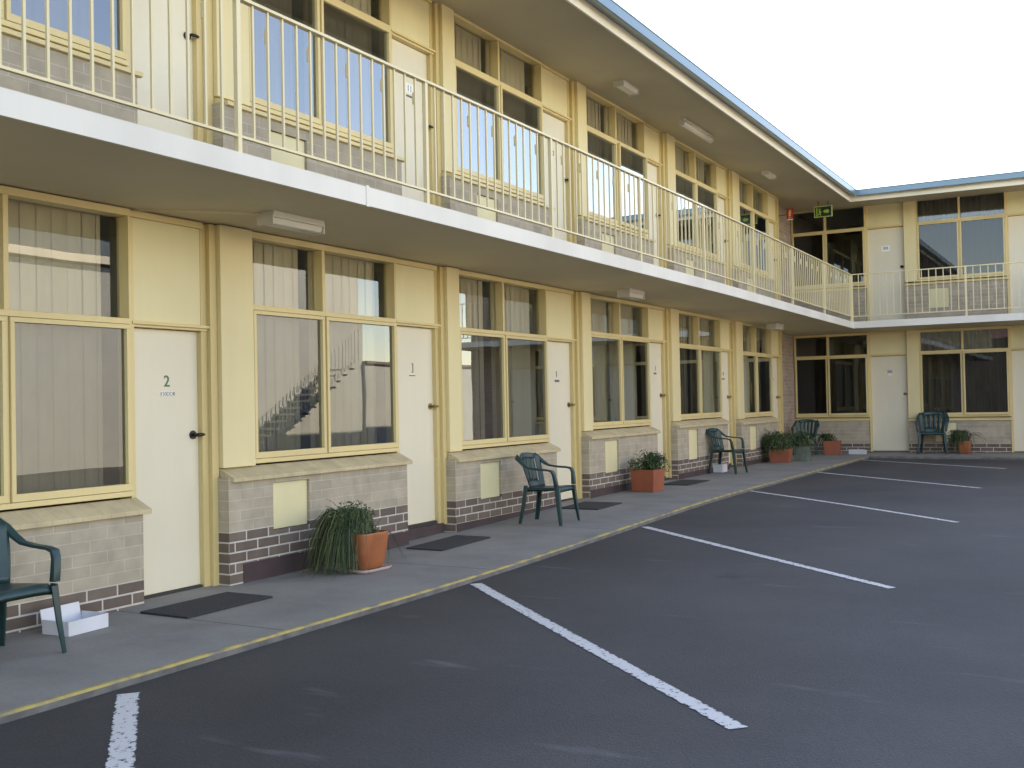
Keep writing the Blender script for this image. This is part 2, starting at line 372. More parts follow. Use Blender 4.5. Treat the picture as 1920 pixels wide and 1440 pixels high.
# ------------------------------------------------------------------ the motel
B = empty('motel_building', label='two-storey L-shaped cream and yellow motel with brick bases, doors and window bays', cat='building')

def curtain(T, a0, a1, z0, z1, style, seed, gap=.0):
    """vertical blind slats or pleated drape behind the glass"""
    rr = random.Random(seed); mb = MB(T)
    if style == 'drape':
        n = int((a1-a0)/.018); pts = []
        ph = rr.random()*6
        for i in range(n+1):
            a = a0 + (a1-a0)*i/n
            pts.append((a, -.17 + .028*math.sin(a*48+ph+.8*math.sin(a*9)) + .008*math.sin(a*131)))
        for p, q in zip(pts, pts[1:]):
            mb.poly([(p[0],p[1],z0),(q[0],q[1],z0),(q[0],q[1],z1),(p[0],p[1],z1)], sm=True)
    else:
        wd = .125; a = a0
        while a < a1-.02:
            e = min(a+wd, a1); tw = .005 + rr.uniform(-.004,.004)
            for (ta, td), (tb, te) in zip(((a,-.15+tw),((a+e)/2,-.147)), (((a+e)/2,-.147),(e+.010,-.15-tw))):
                mb.poly([(ta,td,z0),(tb,te,z0),(tb,te,z1),(ta,td,z1)], sm=True)
            a += wd*.93
    return mb

def window(T, a0, am, a1, z0, zt, z1, style='blind', gaps=(.1,.1), seed=0, ajar=None, matc=None, screen=True):
    f = MB(T)
    st = .018
    f.box(a0, a1, -.10, .032, z0, z0+.035)                          # bottom rail
    f.box(a0, a1, -.10, .022, z1-.05, z1)                          # head
    f.box(a0, a0+st, -.10, .02, z0+.035, z1-.05); f.box(a1-st, a1, -.10, .02, z0+.035, z1-.05)
    f.box(a0+st, a1-st, -.10, .026, zt-.020, zt+.020)              # transom
    f.box(am-.010, am+.010, -.10, .018, z0+.035, zt-.020); f.box(am-.018, am+.018, -.10, .018, zt+.020, z1-.05)
    win = f.build('window', M['trim'], B, bevel=.003)
    gm = M['rscreen'] if T is RW else M['upscreen'] if z0 > 3 else M['screen']
    for k, (b0, b1) in enumerate(((a0+st, am-.010), (am+.010, a1-st))):
        # opening sash
        off = .0 if not (ajar and k in ajar) else .03
        s_ = MB(T); w_ = .030; c0, c1 = z0+.038, zt-.023
        b0_, b1_ = b0+.003, b1-.003; dd = (-.02+off, .034+off)
        s_.box(b0_, b1_, *dd, c0, c0+.048); s_.box(b0_, b1_, *dd, c1-w_, c1)
        s_.box(b0_, b0_+w_, *dd, c0+.048, c1-w_); s_.box(b1_-w_, b1_, *dd, c0+.048, c1-w_)
        s_.build('sash', M['trim'], win, bevel=.003)
        p = MB(T); p.poly([(b0_+w_-.004,.004+off,c0+.044),(b1_-w_+.004,.004+off,c0+.044),(b1_-w_+.004,.004+off,c1-w_+.004),(b0_+w_-.004,.004+off,c1-w_+.004)])
        p.build('pane', gm, win, weld=False)
        p = MB(T); p.poly([(b0,-.075,zt+.014),(b1,-.075,zt+.014),(b1,-.075,z1-.045),(b0,-.075,z1-.045)])
        p.build('pane', M['glass'], win, weld=False)
        if style:
            gp = gaps[k]
            curtain(T, b0-.03, b1-gp, z0+.03, z1+.004, style, seed*7+k).build('curtain', matc or M['blind'], win, weld=False)
    return win

def door(T, a0, a1, z0, zt, z1, zh, B=B, hand='brass', level=0):
    """door leaf recessed, transom panel above, frame"""
    d = MB(T); d.box(a0, a1, -.115, -.07, z0, zt-.035)
    dr = d.build('door', M['door'], B, bevel=.002)
    h = MB(T)
    hm = M['brass'] if hand == 'brass' else M['black']
    ac = a1-.055
    h.tube([(ac,-.071,zh),(ac,-.060,zh)], .032, 14); h.tube([(ac,-.06,zh),(ac,-.018,zh)], .011, 8)
    h.tube([(ac,-.022,zh),(ac+.012,-.014,zh),(ac+.04,-.012,zh+.002),(ac+.062,-.014,zh)], [.013,.014,.012,.010], 8)
    h.build('handle', hm, dr, weld=True)
    u = MB(T); u.box(a0-.02, a1+.02, -.06, -.03, zt+.012, z1-.045)
    u.build('transom_panel', M['upper'], B, bevel=.002)
    fr = MB(T)
    fr.box(a0-.04, a0, -.12, .0, z0-.02, z1-.048)
    fr.box(a0, a1+.05, -.12, -.012, zt-.03, zt+.014)
    fr.box(a0-.02, a1+.05, -.06, .012, zt-.012, zt+.008)
    fr.box(a0-.04, a1, -.12, .008, z1-.046, z1)
    fr.build('door_frame', M['trim'], B, bevel=.002)
    return dr
def jamb(T, a0, a1, z0, z1):
    j = MB(T); m_ = a0 + (a1-a0)*.45
    j.box(a0, m_, -.115, -.025, z0, z1); j.box(m_, a1-.003, -.115, .012, z0, z1)
    j.build('door_jamb', M['jamb'], B, bevel=.003)

def brick_base(T, a0, a1, z0, z1, zs, hatch=None, dark=True, deep=.12):
    """brick apron below the window; light courses above zs, dark below"""
    mb = MB(T)
    def bx(a0_, a1_, z0_, z1_, d1=deep):
        for lo, hi, mi in ((z0_, min(z1_, zs), 1), (max(z0_, zs), z1_, 0)):
            if hi > lo+1e-4: mb.box(a0_, a1_, -.10, d1, lo, hi, mi=mi if dark else 0)
    if hatch:
        h0, h1, k0, k1 = hatch
        bx(a0, h0, z0, z1); bx(h1, a1, z0, z1); bx(h0, h1, z0, k0); bx(h0, h1, k1, z1)
    else: bx(a0, a1, z0, z1)
    # uv: shift so that a mortar joint falls on the colour change
    mb.uv = [(u, v-zs+.078*40) for u, v in mb.uv]
    o = mb.build('brick_base', [M['brick'], M['brickd']], B)
    if hatch:
        h = MB(T); h.box(h0+.004, h1-.004, .06, deep-.022, k0+.004, k1-.004)
        h.build('access_panel', M['upper'], o, bevel=.003)
    return o
def sill(T, a0, a1, zs, deep=.17, drop=.085, m_='sill'):
    mb = MB(T)
    mb.prism([(.0, zs-.002), (deep, zs-drop), (deep, zs-drop-.030), (deep-.03, zs-drop-.034), (0, zs-.06)], a0, a1)
    return mb

def text(body, T3, size, m_, parent, name='numeral', ext=.002, bold=0):
    cu = bpy.data.curves.new('t', 'FONT'); cu.body = body; cu.size = size; cu.extrude = ext; cu.align_x = 'CENTER'; cu.offset = bold
    o = bpy.data.objects.new('t', cu); COL.objects.link(o)
    bpy.context.view_layer.update()
    me = bpy.data.meshes.new_from_object(o.evaluated_get(bpy.context.evaluated_depsgraph_get()))
    bpy.data.objects.remove(o); me.materials.clear(); me.materials.append(m_); me.name = name
    q = bpy.data.objects.new(name, me); COL.objects.link(q); q.matrix_world = T3; q.parent = parent
    return q
def TL(x, y, z): return Matrix(((0,0,1,x),(1,0,0,y),(0,1,0,z),(0,0,0,1)))
def TR(x, y, z): return Matrix(((1,0,0,x),(0,0,-1,y),(0,1,0,z),(0,0,0,1)))

HC = 2.705
# s, win a0, mid, a1, door a0, a1, sill z, transom z, threshold z, handle z
LB = [(-.40, -.07,.97,1.91, 1.95,2.58, .735,1.93,.02,1.13),
      (2.72, 3.05,4.09,5.03, 5.07,5.71, .735,1.93,.02,1.13),
      (5.84, 6.18,7.08,8.12, 8.16,8.845, .885,2.11,.16,1.30),
      (8.96, 9.18,10.15,11.17, 11.21,11.93, .85,2.09,.115,1.28),
      (12.07, 12.32,13.33,14.35, 14.39,15.03, .955,2.20,.175,1.385),
      (15.17, 15.49,16.50,17.57, 17.61,18.20, 1.00,2.17,.17,1.345),
      (18.34, 18.72,19.65,20.68, 20.72,21.33, .96,2.15,.17,1.32)]
for i, (s, a0, am, a1, d0, d1, zs, zt, zf, zh) in enumerate(LB):
    nxt = LB[i+1][0] if i+1 < len(LB) else END
    prev_end = s
    gb = gz(s+1)
    # ---- ground floor
    p = MB(LW); p.box(s, a0+.006, -.10, .052, zs-.012, HC); p.build('wall_panel', M['panel'], B, bevel=.002)
    window(LW, a0+.008, am, a1, zs, zt, HC, 'blind', [(.07,.12),(.07,.10),(.13,.09),(.16,.11),(.08,.16),(.12,.09),(.06,.2)][i], seed=i, matc=M['blind'])
    sl = sill(LW, s+.004, a1+.035, zs-.012, deep=.155, drop=.075); sl.build('window_sill', M['sill'], B, bevel=.002)
    ztop = zs-.012-.07
    hat = (s+.46, s+.89, zf+.20, zs-.155) if i != 1 else None
    brick_base(LW, s-.02, a1-.01, gb-.10, ztop, zf+.235 if i > 1 else .175, hat)
    door(LW, d0, d1, zf, zt, HC, zh, hand='black' if i < 2 else 'brass')
    jamb(LW, d1, nxt, zf-.04, HC)
    st = MB(LW)
    st.box(a1-.008, nxt-.022, -.3, -.055, gb-.10, zf-.028); st.build('door_step', M['step'], B)
    th = MB(LW); th.box(d0-.03, d1+.0, -.12, -.045, zf-.026, zf-.002); th.build('threshold', M['dark'], B)
    if i >= 2:
        pl = MB(LW); pz = [0,0,.145,.118,.20,.19,.19][i]
        pa = s+.12 if i == 2 else s-.018
        pl.box(pa, a1-.012, .115, .127, gb-.10, pz); pl.box(a1-.007, d1+.05, -.05, .0, gb-.10, zf-.03)
        pl.build('plinth', M['plinth'], B)
    else:
        pl = MB(LW); pl.box(a1-.007, d1+.05, -.05, .0, gb-.10, zf-.03); pl.build('plinth', M['step'], B)
    # ---- upper floor
    U0 = 2.87
    p = MB(LW); p.box(s, a0+.006, -.10, .052, 3.68, 5.40); p.build('wall_panel', M['panel'], B, bevel=.002)
    window(LW, a0+.008, am, a1, 3.69, 4.875, 5.40, 'blind', [(.1,.07),(.08,.12),(.15,.07),(.09,.11),(.12,.06),(.07,.14),(.1,.1)][i], seed=40+i, ajar=[1] if i == 4 else None)
    sl = sill(LW, s+.004, a1+.02, 3.68, deep=.15, drop=.05); sl.build('window_sill', M['trim'], B, bevel=.002)
    brick_base(LW, s-.02, a1-.01, U0-.08, 3.62, 0, (s+.5, s+.93, 3.10, 3.52), dark=False)
    door(LW, d0, d1, U0+.02, 4.875, 5.40, 4.10, hand='black')
    jamb(LW, d1, nxt, U0-.03, 5.40)

# right wing bays
RB = [(-.262, -.262,.47,1.32, 1.36,2.09, .86,2.18,.14,1.34),
      (2.11, 2.345,3.185,4.055, 4.09,4.80, .845,2.20,.14,1.34),
      (4.82, 5.06,5.90,6.77, 6.81,7.52, .845,2.20,.14,1.34)]
for i, (s, a0, am, a1, d0, d1, zs, zt, zf, zh) in enumerate(RB):
    nxt = RB[i+1][0] if i+1 < len(RB) else 7.62
    H = 2.66
    if i:
        p = MB(RW); p.box(s, a0+.006, -.10, .045, zs-.012, H); p.build('wall_panel', M['panel'], B, bevel=.002)
    window(RW, a0+.008, am, a1, zs, zt, H, None if i == 0 else 'drape', (.03,.03), seed=80+i, ajar=[1], matc=M['drape'])
    sl = sill(RW, s+.004, a1+.02, zs-.012, deep=.10, drop=.03); sl.build('window_sill', M['trim'], B, bevel=.002)
    hat = (s+.52, s+.93, zf+.2, zs-.12) if i else None
    brick_base(RW, s-.0, a1-.01, 0, zs-.07, .30, hat, deep=.07)
    door(RW, d0, d1, zf, zt, H, zh)
    jamb(RW, d1, nxt+.003, zf-.04, H)
    st = MB(RW); st.box(a1-.008, nxt-.002, -.3, -.03, 0, zf-.028); st.build('door_step', M['step'], B)
    U0 = 2.83
    if i:
        p = MB(RW); p.box(s, a0+.006, -.10, .045, 3.68, 5.42); p.build('wall_panel', M['panel'], B, bevel=.002)
    window(RW, a0+.008, am, a1, 3.67, 4.90, 5.42, None if i == 0 else 'drape', (.03,.03), seed=90+i, matc=M['drape'])
    sl = sill(RW, s+.004, a1+.02, 3.66, deep=.10, drop=.03); sl.build('window_sill', M['trim'], B, bevel=.002)
    brick_base(RW, s-.0, a1-.01, U0-.08, 3.60, 0, (s+.47, s+.86, 3.10, 3.51) if i else None, dark=False, deep=.07)
    door(RW, d0, d1, U0+.04, 4.90, 5.42, 4.02, hand='black')
    jamb(RW, d1, nxt+.003, U0-.03, 5.42)

# solid walls: corner return, ends and backs (bricks)
wl = MB()
wl.box(-.42, -.264, END+.004, YR-.03, -.1, 5.44)
wl.box(-.27, -.13, END-.002, END+.10, -.1, 5.41)
wl.box(7.624, XEND, YR-.06, YR+.10, -.1, 5.41)
wl.box(-7.0, -.1, -4.0, -3.8, -.1, 5.41)
wl.box(-7.2, -7.0, -4.0, 30.4, -.1, 5.41)
wl.box(-7.0, XEND, 30.4, 30.6, -.1, 5.41)
wl.box(XEND, XEND+.2, YR-.06, 30.6, -.1, 5.41)
wl.box(-.2, .0, -4.0, -.42, -.1, 5.41)
wl.build('brick_wall', M['brickw'], B)
# room backs: dark partitions behind the glass so each room is closed
rm = MB()
rm.box(-3.2, -3.1, -3.8, YR+3, -.1, 5.41)
rm.box(-.3, XEND, YR+3, YR+3.1, -.1, 5.41)
for (s, *_) in LB + [(END-.05,)]: rm.box(-3.1, -.125, s-.06, s+.04, -.1, 5.41)
for s in (-.30, 2.10, 4.81, 7.62): rm.box(s-.02, s+.03, YR+.125, YR+3, -.1, 5.41)
rm.build('partition', M['interior'], B)
fl = MB(); fl.box(-3.1, -.13, -3.8, YR+.2, 2.72, 2.86); fl.box(-.35, XEND, YR+.13, YR+3, 2.72, 2.84)
fl.box(-3.1, -.13, -3.8, YR+.2, .0, .12); fl.box(-.35, XEND, YR+.13, YR+3, .0, .13)
fl.build('room_floor', M['interior'], B)
# room roof panels
rf = MB()
rf.box(-7.2, 1.275, -4.3, 22.1, 5.432, 5.45); rf.box(-7.2, XEND+.4, 22.1+.04, 30.9, 5.432, 5.45)
rf.build('roof', M['roof'], B)

def zc(x, y):            # the far corner and right wing sit a little lower
    t = min(max((y-14)/8, 0), 1); return -.055*t
# balcony slab with white edge and olive soffit
sweep('balcony_slab', [(-.10, 2.725), (1.262, 2.758), (1.262, 2.868), (-.10, 2.872)], M['step'], B, ys=[-4, 14, 18], zoff=zc)
sweep('balcony_soffit', [(-.34, 2.704), (1.266, 2.746), (1.266, 2.7575), (-.34, 2.722)], M['soffit'], B, ys=[-4, 14, 18], zoff=lambda x, y: zc(x, y)*.9)
# white edge board, in two lengths with the small clip at the joint
sweep('balcony_fascia', [(1.268, 2.742), (1.29, 2.742), (1.29, 2.876), (1.268, 2.876)], M['white'], B, ys=[-4, 14, 18], zoff=zc)
cl = MB(); cl.box(1.289, 1.298, 6.02, 6.05, 2.735, 2.885); cl.build('joint_strip', M['white'], B)
def zr(x, y): return -.05*min(max((x-1.3)/3, 0), 1)
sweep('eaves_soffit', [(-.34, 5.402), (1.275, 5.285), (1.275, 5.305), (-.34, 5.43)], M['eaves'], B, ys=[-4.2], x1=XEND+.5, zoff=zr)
sweep('eaves_fascia', [(1.277, 5.262), (1.302, 5.262), (1.302, 5.425), (1.277, 5.425)], M['cream'], B, ys=[-4.3], x1=XEND+.5, zoff=zr)
sweep('gutter', [(1.304, 5.385), (1.445, 5.342), (1.455, 5.348), (1.455, 5.452), (1.463, 5.457), (1.463, 5.466), (1.304, 5.47)], M['gutter'], B, ys=[-4.3], x1=XEND+.5, bevel=.002)

# door numerals and plates
doors = [o for o in bpy.data.objects if o.name.startswith('door') and o.name.split('.')[0] == 'door']
gl = [o for o in doors]
def near(y=None, z=None, x=None):
    best = None
    for o in gl:
        c = sum((v.co for v in o.data.vertices), Vector())/len(o.data.vertices)
        d = (abs(c.y-y) if y is not None else 0) + (abs(c.x-x) if x is not None else 0) + abs(c.z-z)
        if best is None or d < best[0]: best = (d, o)
    return best[1]
def plate(T, a, z, w_, h_, parent, m_, d=-.066, name='number_plate'):
    p = MB(T); p.box(a-w_/2, a+w_/2, -.0695, d, z-h_/2, z+h_/2); return p.build(name, m_, parent)
D = near(y=5.39, z=1); 
text('2', TL(-.0685, 5.415, 1.487), .115, M['greent'], D, bold=.001)
plate(LW, 5.42, 1.435, .125, .032, D, M['plate']); text('150DDB', TL(-.0655, 5.42, 1.422), .038, M['black'], D, name='lettering', ext=.0005)
D = near(y=8.5, z=1.2); text(']', TL(-.0685, 8.50, 1.655), .10, M['greyt'], D); plate(LW, 8.49, 1.603, .10, .008, D, M['greyt'], name='nameplate')
D = near(y=11.57, z=1.2); text('I', TL(-.0685, 11.56, 1.625), .10, M['greyt'], D, bold=.002); plate(LW, 11.57, 1.575, .12, .026, D, M['greyt'], name='nameplate')
D = near(y=14.7, z=1.2); text('I', TL(-.0685, 14.79, 1.755), .10, M['greyt'], D); plate(LW, 14.77, 1.71, .10, .026, D, M['greyt'], name='nameplate')
D = near(y=17.9, z=1.2); text('8', TL(-.0685, 17.93, 1.72), .09, M['greyt'], D); plate(LW, 17.93, 1.66, .12, .026, D, M['greyt'], name='nameplate')
D = near(y=21.0, z=1.2); text('1', TL(-.0685, 21.06, 1.66), .08, M['greyt'], D)
D = near(y=8.5, z=4); plate(LW, 8.53, 4.42, .13, .10, D, M['plate']); text('11', TL(-.0655, 8.53, 4.39), .09, mat('teal_numeral', (.12,.25,.26), .5), D)
plate(LW, 8.53, 4.345, .10, .018, D, M['greyt'], name='nameplate')
D = near(y=11.5, z=4); text('12', TL(-.0685, 11.58, 4.36), .08, M['greyt'], D)
D = near(x=1.73, y=YR, z=4); plate(RW, 1.72, 4.43, .17, .12, D, M['plate']); text('305', TR(1.72, YR+.0655, 4.415), .075, M['greyt'], D, bold=.0015)
D = near(x=1.73, y=YR, z=1.2); plate(RW, 1.74, 1.815, .10, .06, D, mat('grey_plate', (.33,.36,.4), .4)); plate(RW, 1.745, 1.755, .07, .035, D, M['plate'])

# ------------------------------------------------------------------ balcony railing
def rz(y): return zc(0, y)
def balusters(root, base, stuff_from, T, alist):
    """individual bars share one mesh; bars past the hundredth in ONE stuff part"""
    hb = MB(); hb.box(-.0075, .0075, -.0075, .0075, 2.985, 3.83)
    proto = None
    for k, (a, z) in enumerate(alist[:stuff_from]):
        if proto is None:
            proto = hb.build('baluster', M['rail'], root); o = proto
        else:
            o = proto.copy(); COL.objects.link(o); o.parent = root
        x, y, _ = T(a, 1.255, 0); o.location = (x, y, z)
    if alist[stuff_from:]:
        mb = MB()
        for a, z in alist[stuff_from:]:
            x, y, _ = T(a, 1.255, 0); mb.box(x-.0075, x+.0075, y-.0075, y+.0075, 2.985+z, 3.83+z)
        o = mb.build('baluster', M['rail'], root); o['kind'] = 'stuff'
def railing(name, label, T, a_posts, a0, a1, n_ind, a_vis=-99):
    root = empty(name, label=label, cat='railing')
    N = 14
    for nm, z0, z1, d0, d1 in (('top_rail', 3.828, 3.848, 1.232, 1.278), ('bottom_rail', 2.975, 2.993, 1.242, 1.268)):
        mb = MB()
        for k in range(N):
            b0, b1 = a0+(a1-a0)*k/N, a0+(a1-a0)*(k+1)/N
            o0, o1 = rz(T(b0,0,0)[1]), rz(T(b1,0,0)[1])
            c = [T(b0,d0,z0+o0),T(b1,d0,z0+o1),T(b1,d1,z0+o1),T(b0,d1,z0+o0),T(b0,d0,z1+o0),T(b1,d0,z1+o1),T(b1,d1,z1+o1),T(b0,d1,z1+o0)]
            for q in ((0,3,2,1),(4,5,6,7),(0,1,5,4),(2,3,7,6)): mb.poly([c[i] for i in q])
            if k == 0: mb.poly([c[i] for i in (3,0,4,7)])
            if k == N-1: mb.poly([c[i] for i in (1,2,6,5)])
        mb.build(nm, M['rail'], root, bevel=.003)
    for a in a_posts:
        x, y, _ = T(a, 1.255, 0); z = rz(y)
        mb = MB(); mb.box(x-.017, x+.017, y-.017, y+.017, 2.86+z, 3.83+z); mb.box(x-.03, x+.03, y-.03, y+.03, 2.868+z, 2.878+z)
        mb.build('post', M['rail'], root, bevel=.002)
    bars = []; clips = MB(); cp = None
    ap = sorted(a_posts)
    for p, q in zip(ap, ap[1:]):
        n = round((q-p)/.133)
        for k in range(1, n):
            a = p+(q-p)*k/n; x, y, _ = T(a, 1.255, 0); bars.append((a, rz(y)))
            if k % 3 == 2:
                xx, yy, _ = T(a, 1.241, 0)
                if cp is None:
                    clips.box(-.008, .008, -.008, .008, 3.63, 3.72); cp = c_ = clips.build('clip', M['rail'], root)
                else: c_ = cp.copy(); COL.objects.link(c_); c_.parent = root
                c_.location = (xx, yy, rz(y))
    bars.sort(key=lambda q: (q[0] < a_vis, q[0])); balusters(root, 0, n_ind, T, bars)
    return root
railing('balcony_railing', 'long cream steel railing along the left wing balcony above the numbered doors', LW,
        [-3.7,-1.57,.55,2.67,4.80,6.84,8.95,11.12,13.27,15.45,17.62,19.86,22.15], -3.75, 22.17, 100, 3.0)
railing('balcony_railing', 'short cream steel railing across the far right wing balcony under the roof', RW,
        [1.275,3.42,5.56,7.7,XEND+.2], 1.28, XEND+.25, 90)

# ------------------------------------------------------------------ soffit lights
def light_fit(x, y, z, ln, wd, ht, label, tubular=False, rz_=0):
    t = empty('ceiling_light', (x, y, z), rz_, label=label, cat='ceiling light', group='light fittings under the soffits')
    if tubular:
        b = MB(); b.box(-.035, .035, -ln/2, ln/2, -.03, .03); b.build('base', M['lightb'], t, bevel=.004)
        b = MB(); b.tube([(0,-ln/2+.02,-.07),(0,ln/2-.02,-.07)], .045, 14); b.build('diffuser', M['light'], t)
        for s_ in (-1, 1):
            b = MB(); b.tube([(0,s_*(ln/2-.02),-.07),(0,s_*ln/2,-.07)], .05, 14); b.build('end_cap', M['lightb'], t)
    else:
        b = MB(); b.box(-wd/2, wd/2, -ln/2, ln/2, -.02, .03); b.build('base', M['lightb'], t, bevel=.004)
        b = MB(); b.prism([(-wd*.46,-.02),(wd*.46,-.02),(wd*.36,-ht),(-wd*.36,-ht)], -ln/2+.01, ln/2-.01)
        b.v = [(y_, x_, z_) for x_, y_, z_ in b.v]
        b.build('diffuser', M['light'], t, bevel=.008)
        for s_ in (-1, 1):
            b = MB(); b.box(-wd*.48, wd*.48, s_*ln/2-.006, s_*ln/2+.006, -ht-.008, .0); b.build('end_cap', M['lightb'], t)
    return t
light_fit(.60, 6.02, 2.705, .56, .16, .065, 'large ribbed batten light under the balcony soffit above the nearest windows')
light_fit(.52, 12.55, 2.70, .48, .18, .07, 'small box light under the balcony, above the row of numbered doors mid wing')
light_fit(.40, 19.6, 2.66, .5, .18, .07, 'small box light under the balcony near the inner corner')
light_fit(.56, 12.45, 5.34, .48, .15, .07, 'box light on the upper eaves soffit, nearest the camera')
light_fit(.60, 14.95, 5.34, 1.25, .10, .1, 'long tube light on the upper eaves soffit between two box lights', True)
light_fit(.59, 18.75, 5.34, .5, .15, .07, 'box light on the upper eaves soffit, closest to the inner corner')

# ------------------------------------------------------------------ signs
e = empty('exit_sign', (.78, 22.0, 5.0), label='green running man exit sign hanging from the upper soffit', cat='sign')
lime = mat('lime_lit_acrylic', (.22,.36,.05), .4); lime.node_tree.nodes['Principled BSDF'].inputs['Emission Color'].default_value = (.35,.7,.05,1)
lime.node_tree.nodes['Principled BSDF'].inputs['Emission Strength'].default_value = .015
b = MB(); b.box(-.175,.175,-.02,.02,.0,.205); b.build('sign_box', mat('sign_dark_green', (.012,.03,.02), .3), e)
b = MB(); b.box(-.18,.18,-.026,.026,.198,.216); b.box(.166,.18,-.026,.026,.0,.198); b.box(-.18,.18,-.026,.026,-.012,.002); b.box(-.18,-.166,-.026,.026,.002,.198)
b.build('sign_frame', mat('sign_lime_frame', (.42,.48,.22), .5), e)
b = MB()
b.box(-.135,-.112,-.024,-.02,.01,.185)                      # door edge
for pts in ([(-.078,.165),(-.056,.165),(-.05,.15),(-.056,.137),(-.078,.137),(-.084,.15)], [(-.095,.128),(-.06,.13),(-.045,.095),(-.04,.07),(-.075,.068),(-.08,.1)],
            [(-.058,.125),(-.03,.1),(-.036,.09),(-.062,.108)], [(-.075,.07),(-.05,.07),(-.04,.022),(-.055,.02),(-.066,.05)], [(-.08,.075),(-.062,.06),(-.09,.03),(-.104,.036)]):
    n = len(pts)
    b.poly([(x,-.024,z) for x, z in pts])
    for i in range(n):
        p, q = pts[i], pts[(i+1) % n]; b.poly([(p[0],-.024,p[1]),(q[0],-.024,q[1]),(q[0],-.02,q[1]),(p[0],-.02,p[1])])
for pts in ([(.0,.1),(.04,.14),(.04,.06)], [(.036,.125),(.10,.14),(.125,.1),(.10,.06),(.036,.075)]):
    n = len(pts); b.poly([(x,-.0245,z) for x, z in pts])
    for i in range(n):
        p, q = pts[i], pts[(i+1) % n]; b.poly([(p[0],-.0245,p[1]),(q[0],-.0245,q[1]),(q[0],-.02,q[1]),(p[0],-.02,p[1])])
b.build('pictogram', lime, e)
b = MB(); b.tube([(-.1,0,.2),(-.1,0,.36)], .008, 6); b.tube([(.1,0,.2),(.1,0,.36)], .008, 6); b.build('hanger', M['black'], e)
e = empty('fire_sign', (.2, 21.6, 4.93), R(-8), label='small red fire extinguisher sign near the upper inner corner', cat='sign')
b = MB(); b.box(-.07,.07,-.006,.006,.0,.24); b.build('sign_plate', mat('sign_red', (.42,.02,.02), .4), e, bevel=.004)
b = MB(); b.box(-.022,.022,-.009,-.006,.075,.175)
b.poly([(-.02,-.0092,.175),(.02,-.0092,.175),(.008,-.0092,.2),(-.008,-.0092,.2)]); b.box(-.02,.03,-.009,-.006,.2,.21); b.box(.026,.032,-.009,-.006,.13,.205)
b.build('pictogram', mat('sign_pale_yellow', (.75,.55,.25), .4), e)
b = MB(); b.box(-.07,.07,-.009,-.0065,.0,.018); b.box(-.03,.03,-.009,-.0065,.04,.048); b.build('sign_strip', M['plate'], e)
b = MB(); b.tube([(-.06,0,.12),(-.40,.05,.12)], .007, 6); b.build('bracket', M['black'], e)

